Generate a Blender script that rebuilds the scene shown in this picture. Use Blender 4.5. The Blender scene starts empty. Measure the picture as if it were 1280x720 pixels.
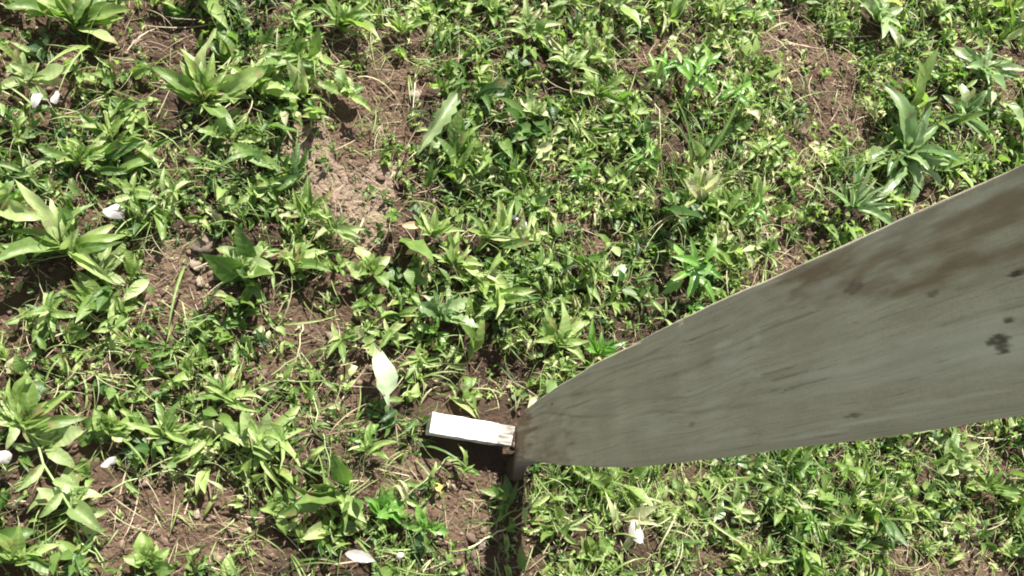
import bpy, math, random
import numpy as np
from mathutils import Vector, Matrix, Euler

random.seed(11)
rng = np.random.default_rng(11)
R = math.radians
sc = bpy.context.scene
col = sc.collection

# ------------------------------------------------------------------ camera
F = 1100.0; CAMH = 1.3
n_ = np.array([-376, -305, -1100.0]); n_ /= np.linalg.norm(n_)
Zc = -n_
Xc = np.array([1, 0, 0.0]) - Zc * Zc[0]; Xc /= np.linalg.norm(Xc)
Yc = np.cross(Zc, Xc)
MC = np.array([Xc, Yc, Zc])
cam_d = bpy.data.cameras.new('camera')
cam = bpy.data.objects.new('camera', cam_d); col.objects.link(cam)
cam_d.sensor_width = 36; cam_d.lens = F / 1280 * 36
cam_d.clip_start = 0.01; cam_d.clip_end = 500
m4 = Matrix([list(MC[0]) + [0], list(MC[1]) + [0], list(MC[2]) + [CAMH], [0, 0, 0, 1]])
cam.matrix_world = m4
sc.camera = cam

# ------------------------------------------------------------------ world, sun, exposure
SUN_EL, SUN_AZ = R(52), R(9)
w = bpy.data.worlds.new('World'); sc.world = w; w.use_nodes = True
nt = w.node_tree
sky = nt.nodes.new('ShaderNodeTexSky'); sky.sky_type = 'NISHITA'; sky.sun_disc = False
sky.sun_elevation = SUN_EL; sky.sun_rotation = SUN_AZ
hsv = nt.nodes.new('ShaderNodeHueSaturation'); hsv.inputs['Saturation'].default_value = .35   # sky colour muted to stand in for a warmer white balance
nt.links.new(sky.outputs[0], hsv.inputs['Color'])
nt.links.new(hsv.outputs[0], nt.nodes['Background'].inputs[0])
nt.nodes['Background'].inputs[1].default_value = 0.058
sd = bpy.data.lights.new('sun', 'SUN'); sd.energy = 5.0; sd.angle = R(0.5); sd.color = (1, .95, .86)
so = bpy.data.objects.new('sun', sd); col.objects.link(so); so.location = (0.5, 3, 4)
sdir = Vector((math.sin(SUN_AZ) * math.cos(SUN_EL), math.cos(SUN_AZ) * math.cos(SUN_EL), math.sin(SUN_EL)))
so.rotation_euler = sdir.to_track_quat('Z', 'Y').to_euler()
sc.view_settings.view_transform = 'Standard'; sc.view_settings.look = 'None'
sc.view_settings.exposure = 1.64; sc.view_settings.gamma = 1
sc.cycles.filter_width = 1.9

# ------------------------------------------------------------------ helpers
def ray(px, py): return MC @ np.array([px - 640, -(py - 360), -F])
def gp(px, py, z=0.0):
    """ground point that the photo shows at (px, py), photo pixels"""
    d = ray(px, py); t = (z - CAMH) / d[2]
    p = np.array([0, 0, CAMH]) + d * t
    return p[0], p[1]

def hsh(ix, iy, s):
    n = (ix.astype(np.int64) * 374761393 + iy.astype(np.int64) * 668265263 + s * 974634777) & 0x7fffffff
    n = ((n ^ (n >> 13)) * 1274126177) & 0x7fffffff
    return ((n ^ (n >> 16)) & 0xffff) / 65535.0
def vnoise(x, y, s=0):
    x = np.asarray(x, float); y = np.asarray(y, float)
    ix = np.floor(x); iy = np.floor(y); fx = x - ix; fy = y - iy
    fx = fx * fx * (3 - 2 * fx); fy = fy * fy * (3 - 2 * fy)
    a = hsh(ix, iy, s); b = hsh(ix + 1, iy, s); c = hsh(ix, iy + 1, s); d = hsh(ix + 1, iy + 1, s)
    return (a * (1 - fx) + b * fx) * (1 - fy) + (c * (1 - fx) + d * fx) * fy - .5
def fbm(x, y, s=0, o=4):
    r = 0; a = 1
    for i in range(o):
        r = r + vnoise(x * 2 ** i, y * 2 ** i, s + i * 7) * a; a *= .5
    return r

# bare soil patches: photo x, y, half width, half height, strength, tone (0 dark .. 1 pale dry)
BARE = [(200, 50, 55, 38, 1, .25), (25, 112, 50, 30, .9, .3), (462, 150, 42, 60, 1, .5), (424, 218, 54, 54, .93, .95),
        (522, 275, 32, 52, .95, .15), (225, 352, 42, 42, .95, .6), (352, 430, 55, 32, .85, .3), (395, 500, 60, 35, .7, .35),
        (215, 662, 82, 48, 1, .5), (592, 628, 38, 55, 1, .45), (500, 598, 55, 28, .9, .5), (1005, 82, 50, 40, .95, .45),
        (1035, 135, 48, 40, 1, .3), (970, 195, 40, 45, .6, .35), (1255, 85, 40, 30, .8, .4), (1168, 705, 50, 25, .95, .5),
        (1235, 560, 60, 35, .6, .4), (735, 298, 38, 22, .8, .5), (965, 325, 38, 22, .8, .5), (245, 205, 35, 22, .7, .2),
        (625, 478, 40, 26, 1, .0), (92, 262, 24, 18, .9, .3), (20, 665, 42, 45, .75, .2), (790, 55, 38, 22, .7, .5),
        (560, 60, 50, 35, .5, .3), (665, 205, 60, 22, .5, .35), (350, 20, 60, 20, .6, .1), (300, 395, 40, 20, .6, .4),
        (600, 560, 52, 22, 1, .1), (630, 660, 30, 60, .9, .2), (130, 80, 40, 30, .6, .3), (880, 690, 40, 22, .5, .3),
        (40, 455, 40, 18, .5, .1), (520, 380, 30, 20, .5, .2), (1100, 690, 35, 20, .4, .3), (700, 330, 40, 18, .4, .3), (480, 70, 60, 40, .6, .3), (420, 110, 30, 30, .6, .4), (400, 580, 40, 60, .7, .3), (330, 520, 40, 22, .6, .2),
        (390, 200, 40, 30, .7, .9), (540, 230, 30, 30, .6, .2), (110, 480, 50, 14, .5, .1), (10, 490, 30, 18, .7, .1), (1000, 260, 25, 40, .5, .3), (1110, 110, 30, 20, .5, .2), (980, 20, 40, 30, .5, .3), (1060, 640, 20, 14, .5, .1), (870, 620, 22, 14, .5, .2), (440, 470, 25, 40, .6, .2)]
BW = []
for (a, b, c, d, e, t) in BARE:
    x, y = gp(a, b); x1, _ = gp(a + c, b); _, y1 = gp(a, b - d)
    BW.append((x, y, abs(x1 - x), abs(y1 - y), e, t))
def bare(x, y):
    """0..1 how bare the soil is, and its tone"""
    x = np.asarray(x, float); y = np.asarray(y, float)
    wx = x + .045 * fbm(x * 14, y * 14, 3, 3); wy = y + .045 * fbm(x * 14, y * 14, 9, 3)
    r = np.zeros_like(x); tone = np.full_like(x, .3)
    for (a, b, c, d, e, t) in BW:
        q = np.sqrt(((wx - a) / c) ** 2 + ((wy - b) / d) ** 2)
        v = np.clip((1.5 - q) / .5, 0, 1) * e
        tone = np.where(v > r, t, tone); r = np.maximum(r, v)
    out = (x < -.45) | (x > 1.75) | (y < -.15) | (y > 1.25)
    rnd = np.clip((fbm(x * 5, y * 5, 40, 3) - .12) * 5, 0, .9)
    r = np.where(out, np.maximum(r, rnd), np.maximum(r, rnd * .45))
    return r, tone
def hgt(x, y):
    x = np.asarray(x, float); y = np.asarray(y, float)
    h = .030 * fbm(x * 4, y * 4, 1, 3) + .014 * fbm(x * 22, y * 22, 5, 3)
    cl = np.abs(fbm(x * 45, y * 45, 21, 2)); h = h + .012 * cl + .005 * vnoise(x * 140, y * 140, 31) + .006 * np.abs(vnoise(x * 75, y * 75, 33))
    far = np.clip((np.hypot(x - .6, y - .5) - 2.0) / 3, 0, 1)
    h = h + far * .25 * fbm(x * .15, y * .15, 77, 2)
    # flat round the foot of the stake, hollow behind it
    q = np.hypot((x - .42) / .09, (y - .09) / .09); k = np.clip(1.6 - q, 0, 1)
    h = h * (1 - k) - .004 * k
    h = h * (1 - .8 * np.exp(-(((x - .33) / .06) ** 2 + ((y - .155) / .035) ** 2) ** 2)) + .010 * np.exp(-((x - .30) / .03) ** 2 - ((y - .162) / .012) ** 2)
    xh, yh = .41, .235
    h = h - .022 * np.exp(-((x - xh) / .05) ** 2 - ((y - yh) / .035) ** 2)
    return h
def gz(x, y): return float(hgt(np.array([x]), np.array([y]))[0])

def link(o): col.objects.link(o); return o
def mesh_np(name, V, Fc, mats, tint=None, uv=None, smooth=True):
    """V (n,3), Fc (m,k) int with k = 3 or 4"""
    me = bpy.data.meshes.new(name)
    V = np.asarray(V, np.float32); Fc = np.asarray(Fc, np.int32); m, k = Fc.shape
    me.vertices.add(len(V)); me.vertices.foreach_set('co', V.ravel())
    me.loops.add(m * k); me.loops.foreach_set('vertex_index', Fc.ravel())
    me.polygons.add(m)
    me.polygons.foreach_set('loop_start', np.arange(0, m * k, k, dtype=np.int32))
    me.polygons.foreach_set('loop_total', np.full(m, k, np.int32))
    me.update(calc_edges=True)
    if smooth: me.polygons.foreach_set('use_smooth', np.ones(m, bool))
    if tint is not None:
        a = me.attributes.new('tint', 'FLOAT', 'POINT'); a.data.foreach_set('value', np.asarray(tint, np.float32))
    if uv is not None:
        a = me.attributes.new('lv', 'FLOAT_VECTOR', 'POINT')
        u3 = np.zeros((len(V), 3), np.float32); u3[:, :2] = uv; a.data.foreach_set('vector', u3.ravel())
    for mt in (mats if isinstance(mats, (list, tuple)) else [mats]): me.materials.append(mt)
    me.validate()
    return me
def tag(o, label=None, cat=None, group=None, kind=None):
    if label: o['label'] = label
    if cat: o['category'] = cat
    if group: o['group'] = group
    if kind: o['kind'] = kind
    return o
def obj(name, me, parent=None, loc=(0, 0, 0), rot=None, scale=1.0):
    o = link(bpy.data.objects.new(name, me)); o.location = loc
    if rot is not None: o.rotation_euler = rot
    o.scale = (scale,) * 3 if not hasattr(scale, '__len__') else scale
    if parent: o.parent = parent
    return o

# ------------------------------------------------------------------ materials
def newmat(name):
    m = bpy.data.materials.new(name); m.use_nodes = True
    t = m.node_tree; t.nodes.clear()
    out = t.nodes.new('ShaderNodeOutputMaterial')
    return m, t, out
def N(t, typ, **kw):
    n = t.nodes.new(typ)
    for k, v in kw.items():
        if k.startswith('i_'):
            key = k[2:]; key = int(key) if key.isdigit() else key.replace('_', ' ')
            n.inputs[key].default_value = v
        else: setattr(n, k, v)
    return n
def ramp(t, stops, interp='LINEAR'):
    r = t.nodes.new('ShaderNodeValToRGB'); r.color_ramp.interpolation = interp
    e = r.color_ramp.elements
    while len(e) < len(stops): e.new(.5)
    for i, (p, c) in enumerate(stops): e[i].position = p; e[i].color = tuple(c) + (1,)
    return r
GREENS = [(0, (.014, .042, .014)), (.3, (.042, .096, .020)), (.55, (.099, .168, .036)), (.76, (.19, .27, .070)), (.90, (.29, .37, .14)), (1, (.40, .39, .24))]
def leaf_mat(name, stops, rough=.5, trans=.38, source='attr', lo=0., hi=1., rib=.35):
    m, t, out = newmat(name); L = t.links.new
    if source == 'attr':
        a = N(t, 'ShaderNodeAttribute', attribute_name='tint'); src = a.outputs['Fac']
    else:
        a = N(t, 'ShaderNodeObjectInfo'); mr = N(t, 'ShaderNodeMapRange'); L(a.outputs['Random'], mr.inputs[0])
        mr.inputs[3].default_value = lo; mr.inputs[4].default_value = hi; src = mr.outputs[0]
    tc = N(t, 'ShaderNodeTexCoord')
    nz = N(t, 'ShaderNodeTexNoise'); nz.inputs['Scale'].default_value = 70; nz.inputs['Detail'].default_value = 3
    L(tc.outputs['Object'], nz.inputs['Vector'])
    ad = N(t, 'ShaderNodeMath', operation='MULTIPLY_ADD'); L(nz.outputs['Fac'], ad.inputs[0]); ad.inputs[1].default_value = .36
    sb = N(t, 'ShaderNodeMath', operation='SUBTRACT'); L(src, sb.inputs[0]); sb.inputs[1].default_value = .18
    L(sb.outputs[0], ad.inputs[2])
    rp = ramp(t, stops); L(ad.outputs[0], rp.inputs[0])
    lv = N(t, 'ShaderNodeAttribute', attribute_name='lv')
    sx = N(t, 'ShaderNodeSeparateXYZ'); L(lv.outputs['Vector'], sx.inputs[0])
    ab = N(t, 'ShaderNodeMath', operation='ABSOLUTE'); L(sx.outputs[1], ab.inputs[0])
    # side veins: sin(u*70 - |v|*14)
    mu = N(t, 'ShaderNodeMath', operation='MULTIPLY_ADD'); L(ab.outputs[0], mu.inputs[0]); mu.inputs[1].default_value = -5
    m2 = N(t, 'ShaderNodeMath', operation='MULTIPLY'); L(sx.outputs[0], m2.inputs[0]); m2.inputs[1].default_value = 48
    L(m2.outputs[0], mu.inputs[2])
    sn = N(t, 'ShaderNodeMath', operation='SINE'); L(mu.outputs[0], sn.inputs[0])
    mid = N(t, 'ShaderNodeMapRange'); L(ab.outputs[0], mid.inputs[0]); mid.inputs[1].default_value = .03; mid.inputs[2].default_value = .16
    mid.inputs[3].default_value = 1; mid.inputs[4].default_value = 0
    mf = N(t, 'ShaderNodeMath', operation='MULTIPLY'); L(mid.outputs[0], mf.inputs[0]); mf.inputs[1].default_value = rib
    mx = N(t, 'ShaderNodeMix', data_type='RGBA'); L(mf.outputs[0], mx.inputs[0]); L(rp.outputs[0], mx.inputs[6]); mx.inputs[7].default_value = (.30, .38, .17, 1)
    nb = N(t, 'ShaderNodeTexNoise'); nb.inputs['Scale'].default_value = 45 ; nb.inputs['Detail'].default_value = 4; gw = N(t, 'ShaderNodeNewGeometry'); L(gw.outputs['Position'], nb.inputs['Vector'])
    tp = N(t, 'ShaderNodeMath', operation='MULTIPLY_ADD'); L(sx.outputs[0], tp.inputs[0]); tp.inputs[1].default_value = .16; L(nb.outputs['Fac'], tp.inputs[2])
    tm = N(t, 'ShaderNodeMapRange'); L(tp.outputs[0], tm.inputs[0]); tm.inputs[1].default_value = .70; tm.inputs[2].default_value = .78; tm.inputs[4].default_value = .75
    mb = N(t, 'ShaderNodeMix', data_type='RGBA'); L(tm.outputs[0], mb.inputs[0]); L(mx.outputs[2], mb.inputs[6]); mb.inputs[7].default_value = (.20, .15, .07, 1); mx = mb
    bs = N(t, 'ShaderNodeBump'); bs.inputs['Strength'].default_value = .13; bs.inputs['Distance'].default_value = .001
    L(sn.outputs[0], bs.inputs['Height'])
    p = N(t, 'ShaderNodeBsdfPrincipled'); L(mx.outputs[2], p.inputs['Base Color']); L(bs.outputs[0], p.inputs['Normal'])
    p.inputs['Roughness'].default_value = rough; p.inputs['Specular IOR Level'].default_value = .55
    tr = N(t, 'ShaderNodeBsdfTranslucent'); hs = N(t, 'ShaderNodeHueSaturation'); L(mx.outputs[2], hs.inputs['Color'])
    hs.inputs['Value'].default_value = 2.1; hs.inputs['Saturation'].default_value = 1.12; hs.inputs['Hue'].default_value = .503
    L(hs.outputs[0], tr.inputs[0])
    ms = N(t, 'ShaderNodeMixShader'); ms.inputs[0].default_value = trans
    L(p.outputs[0], ms.inputs[1]); L(tr.outputs[0], ms.inputs[2]); L(ms.outputs[0], out.inputs[0])
    return m
M = {}
M['cover'] = leaf_mat('ground_cover_leaf', GREENS, rib=.15)
M['leaf'] = leaf_mat('weed_leaf', GREENS, source='obj', lo=.50, hi=.92)
M['leaf_pale'] = leaf_mat('pale_weed_leaf', [(0, (.12, .18, .065)), (.5, (.22, .29, .11)), (1, (.34, .40, .20))], source='obj', lo=.2, hi=.9)
M['leaf_vivid'] = leaf_mat('vivid_weed_leaf', [(0, (.06, .15, .028)), (.5, (.12, .25, .045)), (1, (.20, .34, .08))], source='obj', lo=.1, hi=.9, rough=.36)
M['leaf_grey'] = leaf_mat('grey_weed_leaf', [(0, (.07, .135, .045)), (.5, (.145, .225, .09)), (1, (.27, .34, .17))], source='obj', lo=.1, hi=.9, rough=.4)
def simple(name, stops, scale=60, rough=.8, source='attr', bump=.3, spec=.3, trans=0):
    m, t, out = newmat(name); L = t.links.new
    tc = N(t, 'ShaderNodeTexCoord')
    nz = N(t, 'ShaderNodeTexNoise'); nz.inputs['Scale'].default_value = scale; nz.inputs['Detail'].default_value = 4
    L(tc.outputs['Object'], nz.inputs['Vector'])
    if source == 'attr': a = N(t, 'ShaderNodeAttribute', attribute_name='tint'); s = a.outputs['Fac']
    else: a = N(t, 'ShaderNodeObjectInfo'); s = a.outputs['Random']
    mx = N(t, 'ShaderNodeMath', operation='MULTIPLY_ADD'); L(nz.outputs['Fac'], mx.inputs[0]); mx.inputs[1].default_value = .6
    s2 = N(t, 'ShaderNodeMath', operation='MULTIPLY'); L(s, s2.inputs[0]); s2.inputs[1].default_value = .6
    L(s2.outputs[0], mx.inputs[2])
    rp = ramp(t, stops); L(mx.outputs[0], rp.inputs[0])
    bm = N(t, 'ShaderNodeBump'); bm.inputs['Strength'].default_value = bump; bm.inputs['Distance'].default_value = .002; L(nz.outputs['Fac'], bm.inputs['Height'])
    p = N(t, 'ShaderNodeBsdfPrincipled'); L(rp.outputs[0], p.inputs['Base Color']); L(bm.outputs[0], p.inputs['Normal'])
    p.inputs['Roughness'].default_value = rough; p.inputs['Specular IOR Level'].default_value = spec
    if trans:
        tr = N(t, 'ShaderNodeBsdfTranslucent'); L(rp.outputs[0], tr.inputs[0]); ms = N(t, 'ShaderNodeMixShader'); ms.inputs[0].default_value = trans
        L(p.outputs[0], ms.inputs[1]); L(tr.outputs[0], ms.inputs[2]); L(ms.outputs[0], out.inputs[0])
    else: L(p.outputs[0], out.inputs[0])
    return m
M['straw'] = simple('dry_straw', [(.2, (.10, .07, .045)), (.55, (.26, .20, .13)), (.95, (.48, .42, .30))], 40, .7)
M['clod'] = simple('soil_clod', [(.2, (.038, .025, .019)), (.6, (.105, .070, .052)), (1, (.25, .185, .14))], 120, .95, bump=.8)
M['stone'] = simple('field_stone', [(.3, (.12, .09, .07)), (.8, (.27, .22, .17))], 90, .8, 'obj', .5)
M['twig'] = simple('dry_twig', [(.2, (.05, .035, .028)), (.9, (.16, .11, .08))], 80, .8, 'obj', .5)
M['stem'] = simple('green_stem', [(.1, (.10, .17, .05)), (.9, (.26, .34, .14))], 40, .5, 'obj', .1, .5)
M['strawobj'] = simple('dry_stalk', [(.1, (.26, .22, .13)), (.9, (.46, .43, .28))], 40, .6, 'obj', .1, .4)
M['petal'] = simple('white_petal', [(0, (.33, .31, .29)), (1, (.46, .44, .41))], 30, .5, 'obj', .1, .4, .3)
M['mauve'] = simple('mauve_petal', [(0, (.55, .50, .72)), (1, (.72, .68, .86))], 30, .5, 'obj', .1, .4, .3)
M['yellow'] = simple('yellow_petal', [(0, (.45, .30, .06)), (1, (.62, .48, .14))], 30, .5, 'obj', .1, .4, .3)
M['dead'] = simple('dead_leaf', [(.1, (.22, .14, .07)), (.9, (.50, .38, .22))], 60, .7, 'obj', .3, .3, .2)
M['bleached'] = leaf_mat('bleached_leaf', [(0, (.30, .39, .23)), (1, (.44, .52, .36))], source='obj', lo=.2, hi=.8, rough=.45, trans=.2, rib=.5)

# soil
m, t, out = newmat('bare_soil'); L = t.links.new
tc = N(t, 'ShaderNodeTexCoord')
a = N(t, 'ShaderNodeAttribute', attribute_name='tint')
n1 = N(t, 'ShaderNodeTexNoise'); n1.inputs['Scale'].default_value = 34; n1.inputs['Detail'].default_value = 8; n1.inputs['Roughness'].default_value = .65
n2 = N(t, 'ShaderNodeTexNoise'); n2.inputs['Scale'].default_value = 240; n2.inputs['Detail'].default_value = 5; n2.inputs['Roughness'].default_value = .7
n3 = N(t, 'ShaderNodeTexVoronoi'); n3.inputs['Scale'].default_value = 150
for n in (n1, n2, n3): L(tc.outputs['Object'], n.inputs['Vector'])
k = N(t, 'ShaderNodeMath', operation='MULTIPLY_ADD'); L(n1.outputs['Fac'], k.inputs[0]); k.inputs[1].default_value = .55; L(a.outputs['Fac'], k.inputs[2])
k2 = N(t, 'ShaderNodeMath', operation='MULTIPLY_ADD'); L(n2.outputs['Fac'], k2.inputs[0]); k2.inputs[1].default_value = .35; L(k.outputs[0], k2.inputs[2])
k3 = N(t, 'ShaderNodeMath', operation='MULTIPLY'); L(k2.outputs[0], k3.inputs[0]); k3.inputs[1].default_value = .62
rp = ramp(t, [(.15, (.035, .023, .018)), (.4, (.068, .044, .030)), (.62, (.118, .077, .052)), (.9, (.29, .22, .165))]); L(k3.outputs[0], rp.inputs[0])
h1 = N(t, 'ShaderNodeMath', operation='MULTIPLY_ADD'); L(n3.outputs['Distance'], h1.inputs[0]); h1.inputs[1].default_value = -.8; L(n2.outputs['Fac'], h1.inputs[2])
bm = N(t, 'ShaderNodeBump'); bm.inputs['Strength'].default_value = 1.0; bm.inputs['Distance'].default_value = .007; L(h1.outputs[0], bm.inputs['Height'])
p = N(t, 'ShaderNodeBsdfPrincipled'); L(rp.outputs[0], p.inputs['Base Color']); L(bm.outputs[0], p.inputs['Normal']); p.inputs['Roughness'].default_value = .93
p.inputs['Specular IOR Level'].default_value = .2
# far away, where single weeds are no longer built, the ground itself is weed-green in patches
geo = N(t, 'ShaderNodeNewGeometry'); vd = N(t, 'ShaderNodeVectorMath', operation='DISTANCE'); L(geo.outputs['Position'], vd.inputs[0]); vd.inputs[1].default_value = (.6, .6, 0)
mr = N(t, 'ShaderNodeMapRange'); L(vd.outputs['Value'], mr.inputs[0]); mr.inputs[1].default_value = 1.6; mr.inputs[2].default_value = 2.4
n4 = N(t, 'ShaderNodeTexNoise'); n4.inputs['Scale'].default_value = 6; n4.inputs['Detail'].default_value = 8; L(tc.outputs['Object'], n4.inputs['Vector'])
g = ramp(t, [(.35, (.10, .065, .045)), (.5, (.055, .10, .03)), (.75, (.12, .19, .05))]); L(n4.outputs['Fac'], g.inputs[0])
mx = N(t, 'ShaderNodeMix', data_type='RGBA'); L(mr.outputs[0], mx.inputs[0]); L(rp.outputs[0], mx.inputs[6]); L(g.outputs[0], mx.inputs[7]); L(mx.outputs[2], p.inputs['Base Color'])
L(p.outputs[0], out.inputs[0]); M['soil'] = m

# ------------------------------------------------------------------ ground
def axis(a, b, step, far):
    mid = np.arange(a, b, step); o = []; d = step; v = b
    while v < far: o.append(v); d *= 1.22; v += d
    lo = []; d = step; v = a - step
    while v > -far: lo.append(v); d *= 1.22; v -= d
    return np.array(lo[::-1] + list(mid) + o)
ax = axis(-.45, 1.8, .0045, 90); ay = axis(-.2, 1.3, .0045, 90)
GX, GY = np.meshgrid(ax, ay); GZ = hgt(GX, GY); _, TN = bare(GX, GY)
br, _ = bare(GX, GY)
tn = np.where(br > .05, .15 + TN * .75, .12) + .15 * fbm(GX * 12, GY * 12, 60, 2)
nx, ny = len(ax), len(ay)
idx = np.arange(nx * ny).reshape(ny, nx)
Fq = np.stack([idx[:-1, :-1], idx[:-1, 1:], idx[1:, 1:], idx[1:, :-1]], -1).reshape(-1, 4)
ground = obj('ground', mesh_np('ground', np.stack([GX, GY, GZ], -1).reshape(-1, 3), Fq, M['soil'], tint=tn.ravel()))
tag(ground, 'bare brown soil of the weedy field under all the plants', 'soil', kind='structure')

# ------------------------------------------------------------------ leaf templates
def leaf_tpl(L=1., W=.24, shape='lance', bend=.5, fold=.25, wave=.0, tooth=0., ns=6, side=0., nc=2, petiole=0., seed=0):
    """leaf along +X, up +Z, unit-ish length. returns V, F, uv"""
    rs = np.random.default_rng(seed)
    u = np.linspace(0, 1, ns + 1)
    if shape == 'lance': wd = np.sin(np.pi * np.clip(u, 0, 1) ** .8) ** .9
    elif shape == 'ovate': wd = np.sin(np.pi * u ** .62) ** .75
    elif shape == 'strap': wd = np.minimum(1, (u * 3.5 + .12)) * np.clip((1 - u) * 3.2, 0, 1) ** .6
    elif shape == 'obov': wd = np.sin(np.pi * u ** 1.35) ** .8 + .10 * (1 - u)
    else: wd = np.minimum(1, u * 6 + .5) * (1 - u) ** .5     # blade
    if petiole > 0:
        v = np.clip((u - petiole) / (1 - petiole), 0, 1)
        wd = np.where(u <= petiole, .09, np.interp(v, u, wd)); wd = np.maximum(wd, .07 * (u < 1))
    wd = wd * W / 2
    if tooth: wd = wd * (1 + tooth * np.where(np.arange(ns + 1) % 2, 1, -1))
    wd[-1] = .0015
    ang = bend * (u - .25) * 1.3
    dx = np.cos(ang) * L / ns; dz = -np.sin(ang) * L / ns
    cx = np.concatenate([[0], np.cumsum(dx[:-1])]); cz = np.concatenate([[0], np.cumsum(dz[:-1])])
    cy = side * L * u ** 2
    cs = np.linspace(-1, 1, nc + 1)
    V = []; UV = []
    ph = rs.uniform(0, 6.3, 2)
    for i in range(ns + 1):
        for c in cs:
            z = cz[i] + abs(c) * wd[i] * fold * 2 + wave * W * abs(c) * math.sin(u[i] * 14 + ph[0 if c < 0 else 1])
            V.append((cx[i] + .25 * fold * abs(c) * wd[i], cy[i] + c * wd[i], z)); UV.append((u[i], c))
    Fc = []
    k = nc + 1
    for i in range(ns):
        for j in range(nc):
            a = i * k + j; Fc.append((a, a + 1, a + k + 1, a + k))
    return np.array(V), np.array(Fc), np.array(UV)

def euler_mats(az, el, roll):
    """x axis points to azimuth az and up by el; roll about own axis"""
    ca, sa = np.cos(az), np.sin(az); ce, se = np.cos(el), np.sin(el); cr, sr = np.cos(roll), np.sin(roll)
    X = np.stack([ca * ce, sa * ce, se], -1); Y0 = np.stack([-sa, ca, 0 * sa], -1); Z0 = np.stack([-ca * se, -sa * se, ce], -1)
    Y = Y0 * cr[:, None] + Z0 * sr[:, None]; Z = -Y0 * sr[:, None] + Z0 * cr[:, None]
    return np.stack([X, Y, Z], -1)
class Stuff:
    def __init__(s): s.V = []; s.F = []; s.T = []; s.U = []; s.n = 0
    def add(s, tpl, pos, az, el, roll, sc3, tint):
        V, Fc, U = tpl; n = len(pos)
        if n == 0: return
        Rm = euler_mats(az, el, roll)
        P = np.einsum('nij,nkj->nki', Rm, V[None] * sc3[:, None, :]) + pos[:, None, :]
        k = len(V)
        s.V.append(P.reshape(-1, 3)); s.F.append((Fc[None] + (np.arange(n) * k)[:, None, None] + s.n).reshape(-1, Fc.shape[1]))
        s.T.append(np.repeat(tint, k)); s.U.append(np.tile(U, (n, 1))); s.n += n * k
    def build(s, name, mat, label, cat):
        me = mesh_np(name, np.concatenate(s.V), np.concatenate(s.F), mat, np.concatenate(s.T), np.concatenate(s.U))
        return tag(obj(name, me), label, cat, kind='stuff')

STAKE_X0, STAKE_X1, STAKE_Y0, STAKE_Y1 = .4197, .4597, .066, .201
def blocked(x, y, m=.0):
    a = (x > STAKE_X0 - m) & (x < STAKE_X1 + m) & (y > .06 - m) & (y < .205 + m)
    b = (x > .283) & (x < .43) & (y > .08) & (y < .195)      # the white block and its shade
    return a | b
XR, YR = (-1.0, 2.3), (-.65, 1.8)
def inview(x, y): return (x > -.42) & (x < 1.72) & (y > -.14) & (y < 1.24)
def scatter(n, thin_out=.45, bare_pow=1.0, keep_bare=0.0, lo=None):
    x = rng.uniform(*XR, n); y = rng.uniform(*YR, n)
    b, _ = bare(x, y)
    b, tn_ = bare(x, y); keep = rng.random(n) > b * (1 - keep_bare * np.where(tn_ > .8, .45, 1))
    keep &= rng.random(n) < np.clip(.90 + 1.9 * fbm(x * 10, y * 10, 200, 3), .2, 1)
    keep &= inview(x, y) | (rng.random(n) < thin_out)
    keep &= ~blocked(x, y)
    for (a, b, l) in CLEAR: keep &= np.hypot(x - a, y - b) > l
    u = rng.random(n)
    for (a, b, l) in KEYP: keep &= (np.hypot(x - a, y - b) > l * .75) | (u < .5)
    return x[keep], y[keep]
def region(x, y, px, py, rad):
    a, b = gp(px, py); return np.hypot(x - a, y - b) < rad / 780
# type fields
lan = [leaf_tpl(1, w_, 'lance', b, f, .12, ns=5, side=s_, seed=i) for i, (w_, b, f, s_) in enumerate([(.26, .5, .3, .08), (.21, 1.0, .4, -.15), (.32, .3, .2, .15), (.15, 1.5, .5, -.28)])]
ova = [leaf_tpl(1, w_, 'ovate', b, f, .1, ns=4, seed=i) for i, (w_, b, f) in enumerate([(.55, .4, .2), (.48, .9, .35), (.62, .2, .15), (.42, 1.2, .5)])]
crl = [leaf_tpl(1, w_, 'lance', b, f, .5, ns=6, side=s_, seed=i + 9) for i, (w_, b, f, s_) in enumerate([(.22, 2.4, .7, .3), (.28, 1.8, .6, -.35), (.16, 3.0, .9, .2), (.3, 1.2, 1.0, -.2)])]
bld = [leaf_tpl(1, w_, 'blade', b, .35, 0, ns=6, side=s_, seed=i) for i, (w_, b, s_) in enumerate([(.045, 1.2, .1), (.035, 1.9, -.25), (.05, .6, .2), (.03, 1.5, .4)])]
strd = [leaf_tpl(1, .024, 'blade', b, .6, 0, ns=9, side=s_, seed=i) for i, (b, s_) in enumerate([(.8, .5), (1.5, -.6), (.4, -.35), (2.2, .25)])]
stw = [leaf_tpl(1, .028, 'blade', b, .5, 0, ns=5, side=s_, seed=i) for i, (b, s_) in enumerate([(.3, .05), (.6, -.25), (.9, .3), (.1, .0)])]

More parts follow.
